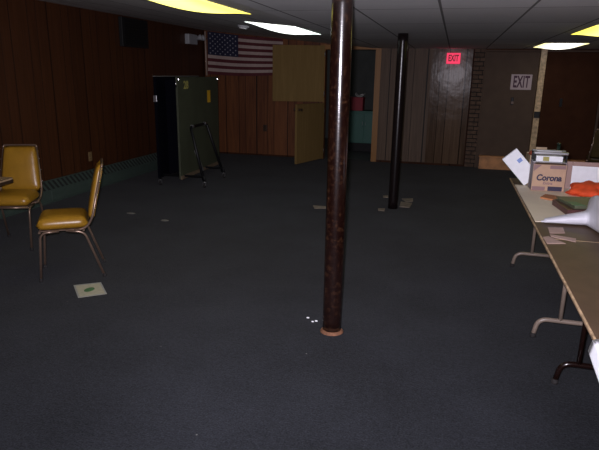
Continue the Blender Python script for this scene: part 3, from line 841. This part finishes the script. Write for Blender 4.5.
# books
t = thing('book', 'dark maroon book at the bottom of the pile beside the cardboard', 'book', (.905, 4.07, TZ + .0045), math.radians(8), 'books in the pile')
b = MB(); b.box(-.15, .24, -.16, .16, 0, .004); b.box(-.15, .24, -.16, .16, .034, .038); b.box(-.15, -.146, -.16, .16, .004, .034); b.build('cover', M['maroon'], t)
b = MB(); b.box(-.145, .235, -.155, .155, .004, .034); b.build('pages', M['maroon'], t)
for q in (-.05, .08):
    b = MB(); b.box(q, q + .008, -.1612, -.160, .008, .03); b.build('clasp', M['steel'], t)
t = thing('binder', 'olive green binder with a green corner, on top of the maroon book', 'binder', (.925, 4.10, TZ + .0430), math.radians(14))
b = MB(); b.box(-.14, .24, -.14, .15, 0, .004); b.box(-.14, .24, -.14, .15, .018, .022); b.box(.236, .24, -.14, .15, .004, .018); b.build('cover', M['binder_green'], t)
b = MB(); b.box(-.13, .23, -.132, .14, .004, .018); b.build('pages', M['binder_green'], t)
b = MB(); b.prism([(-.141, -.141), (-.06, -.141), (-.08, -.02), (-.141, -.02)], .022, .0228); b.build('corner_print', M['teal_ink'], t)
# white polythene bag with a flattened tail
b = MB(); NU, NV = 60, 28
def bag(u, v):
    a = 2 * PI * v
    # flattened tail from near the table edge, then the full body
    x = .588 + .60 * u; y = 3.64 + .05 * u
    s = min(1, max(0, (u - .42) / .09)); s = s * s * (3 - 2 * s)
    ta = min(1, u / .46)
    hw = (.026 + .036 * ta) * (1 - s) + .32 * s; hh = (.010 + .036 * ta) * (1 - s) + .098 * s
    if u < .02: hw *= .3; hh *= .5
    end = 1 if u < .86 else max(.02, math.sqrt(max(0, 1 - ((u - .86) / .14) ** 2)))
    hw *= end; hh *= end
    wob = 1 + .04 * math.sin(a * 3 + u * 9) * s + .02 * math.sin(a * 5 + u * 21)
    sa = math.sin(a); sa = math.copysign(abs(sa) ** .75, sa)
    z = TZ + .006 + hh * (1 + sa * wob)
    return V((x, y - .14 * s - math.cos(a) * hw * wob, max(z, TZ + .006)))
b.grid(NU, NV, bag)
bmesh.ops.remove_doubles(b.bm, verts=b.bm.verts[:], dist=.0004)
tag(b.build('plastic_bag', M['bag']), 'white plastic bag with a flattened tail lying across the table', 'bag')
# loose paper pieces in front of the bag
for i, (pts, lab) in enumerate([
    ([(.612, 3.535), (.70, 3.558), (.69, 3.43), (.603, 3.40)], 'small pinkish paper piece just in front of the white bag tail'),
    ([(.60, 3.375), (.73, 3.325), (.715, 3.25), (.60, 3.325)], 'long pinkish paper strip, middle of three scraps on the table'),
    ([(.553, 3.30), (.585, 3.325), (.655, 3.20), (.555, 3.165)], 'pinkish paper scrap at the table edge, nearest the camera of three')]):
    sheet('paper_piece', lab, 'paper', M['pinkish'], pts, TZ, .0025, 'paper pieces on the table')
# white sheet folded over the near table edge
b = MB()
def hang(u, v):
    y = 1.975 - .32 * u
    L0 = .045 + .03 * u
    s = v * (.03 + L0)
    if s < .03: return V((.566 - s, y, TZ + .003))
    d_ = s - .03
    return V((.541 - .018 * math.sin(d_ * 14) + (.019 if d_ < .001 else 0) - .006, y - .10 * d_, TZ + .002 - d_))
b.grid(8, 20, hang); tag(b.build('paper_sheet', M['paper'], solid=.0012), 'white sheet folded over the near table edge at lower right', 'paper')

# ------------------------------------------------------------------ litter on the carpet
t = thing('leaflet', 'cream printed leaflet with a green mark, on the carpet by the chair', 'leaflet', (-2.562, 3.425, .0008), 0)
q = [V((x + 2.562, y - 3.425, 0)) for x, y in ((-2.547, 3.262), (-2.391, 3.391), (-2.572, 3.583), (-2.736, 3.465))]
def quad(u, v): return q[0] * (1 - u) * (1 - v) + q[1] * u * (1 - v) + q[2] * u * v + q[3] * (1 - u) * v
def strip(u0, u1, v0, v1, z0, z1): return [quad(u, v) for u, v in ((u0, v0), (u1, v0), (u1, v1), (u0, v1))]
b = MB(); b.prism([(p.x, p.y) for p in strip(0, 1, 0, 1, 0, 0)], 0, .002); b.build('sheet', M['cream'], t)
b = MB()
for s_ in ((0, 1, 0, .05), (0, 1, .93, 1), (0, .06, .05, .93), (.94, 1, .05, .93)): b.prism([(p.x, p.y) for p in strip(*s_, 0, 0)], .002, .0024)
b.build('border', M['border'], t)
b = MB(); pp = []
for k in range(16):
    a = 2 * PI * k / 16; p = quad(.48 + .20 * math.cos(a), .5 + .15 * math.sin(a) + .06 * math.cos(a)); pp.append((p.x, p.y))
b.prism(pp, .002, .0026); b.build('emblem', M['green_ink'], t)

scr = [([(-1.612, 6.687), (-1.431, 6.691), (-1.40, 6.60), (-1.561, 6.55)], 'tan carpet scrap left of the oxblood column', 'scrap'),
       ([(-.570, 7.46), (-.424, 7.528), (-.415, 7.36), (-.50, 7.30)], 'pale sheet scrap just right of the black column, farther of two', 'scrap'),
       ([(-.565, 7.27), (-.415, 7.24), (-.43, 6.98), (-.555, 6.985)], 'pale sheet scrap at the foot of the black column, nearer of two', 'scrap'),
       ([(-.837, 7.587), (-.771, 7.61), (-.756, 7.50), (-.821, 7.48)], 'tiny tan scrap on the carpet behind the black column', 'scrap'),
       ([(-.802, 6.792), (-.718, 6.821), (-.711, 6.69), (-.788, 6.70)], 'tan scrap on the carpet just left of the black column foot', 'scrap')]
for pts, lab, m_ in scr:
    b = MB(); vs = b.prism(pts, .001, .010)
    tag(b.build('carpet_scrap', M[m_]), lab, 'scrap', 'scraps round the columns')
for i, (x, y, s_) in enumerate(((-.843, 3.422, .010), (-.797, 3.372, .009), (-.776, 3.388, .010))):
    lump('paper_crumb', ['white crumb farthest from the oxblood column foot', 'white crumb in the pair, on the left', 'white crumb in the pair, nearest the oxblood column'][i], 'crumb', M['paper'], (x, y, .0005), (s_, s_ * .8, s_ * .5), 30 + i, .2)['group'] = 'crumbs by the column'
for i, (x, y, s_, lab) in enumerate(((-3.55, 5.62, .05, 'faint grey lint tuft on the carpet before the heater'), (-3.02, 5.45, .045, 'faint grey lint tuft on open carpet right of the heater'))):
    lump('lint_tuft', lab, 'lint', M['edge_grey'], (x, y, .0005), (s_, s_ * .6, .008), 40 + i, .3)['group'] = 'lint tufts'

# ------------------------------------------------------------------ lights
fl = bpy.data.lights.new('camera_flash', 'SPOT'); fl.energy = 720; fl.shadow_soft_size = .025; fl.color = (.94, .88, 1.0)
fl.spot_size = math.radians(125); fl.spot_blend = 1.0
fo = bpy.data.objects.new('camera_flash', fl); C.objects.link(fo); fo.location = V((0, 0, CH)) + u3 * .045 - r3 * .03 + f2 * .02
fo.rotation_euler = (-(fw * math.cos(.04) - up * math.sin(.04))).to_track_quat('Z', 'Y').to_euler()
nl = bpy.data.lights.new('next_room_fill', 'POINT'); nl.energy = 2.; nl.shadow_soft_size = .15; nl.color = (1, .95, .85)  # unseen lamp added to brighten the next room
no_ = bpy.data.objects.new('next_room_fill', nl); C.objects.link(no_); no_.location = (-2.9, 12.6, 2.2)

w = bpy.data.worlds.new('World'); S.world = w; w.use_nodes = True
w.node_tree.nodes['Background'].inputs[0].default_value = (.5, .55, .6, 1); w.node_tree.nodes['Background'].inputs[1].default_value = 0.0
vs_ = S.view_settings; S.display_settings.display_device = 'sRGB'
vs_.view_transform = 'Standard'; vs_.look = 'None'; vs_.exposure = 0; vs_.gamma = 1; vs_.use_curve_mapping = False
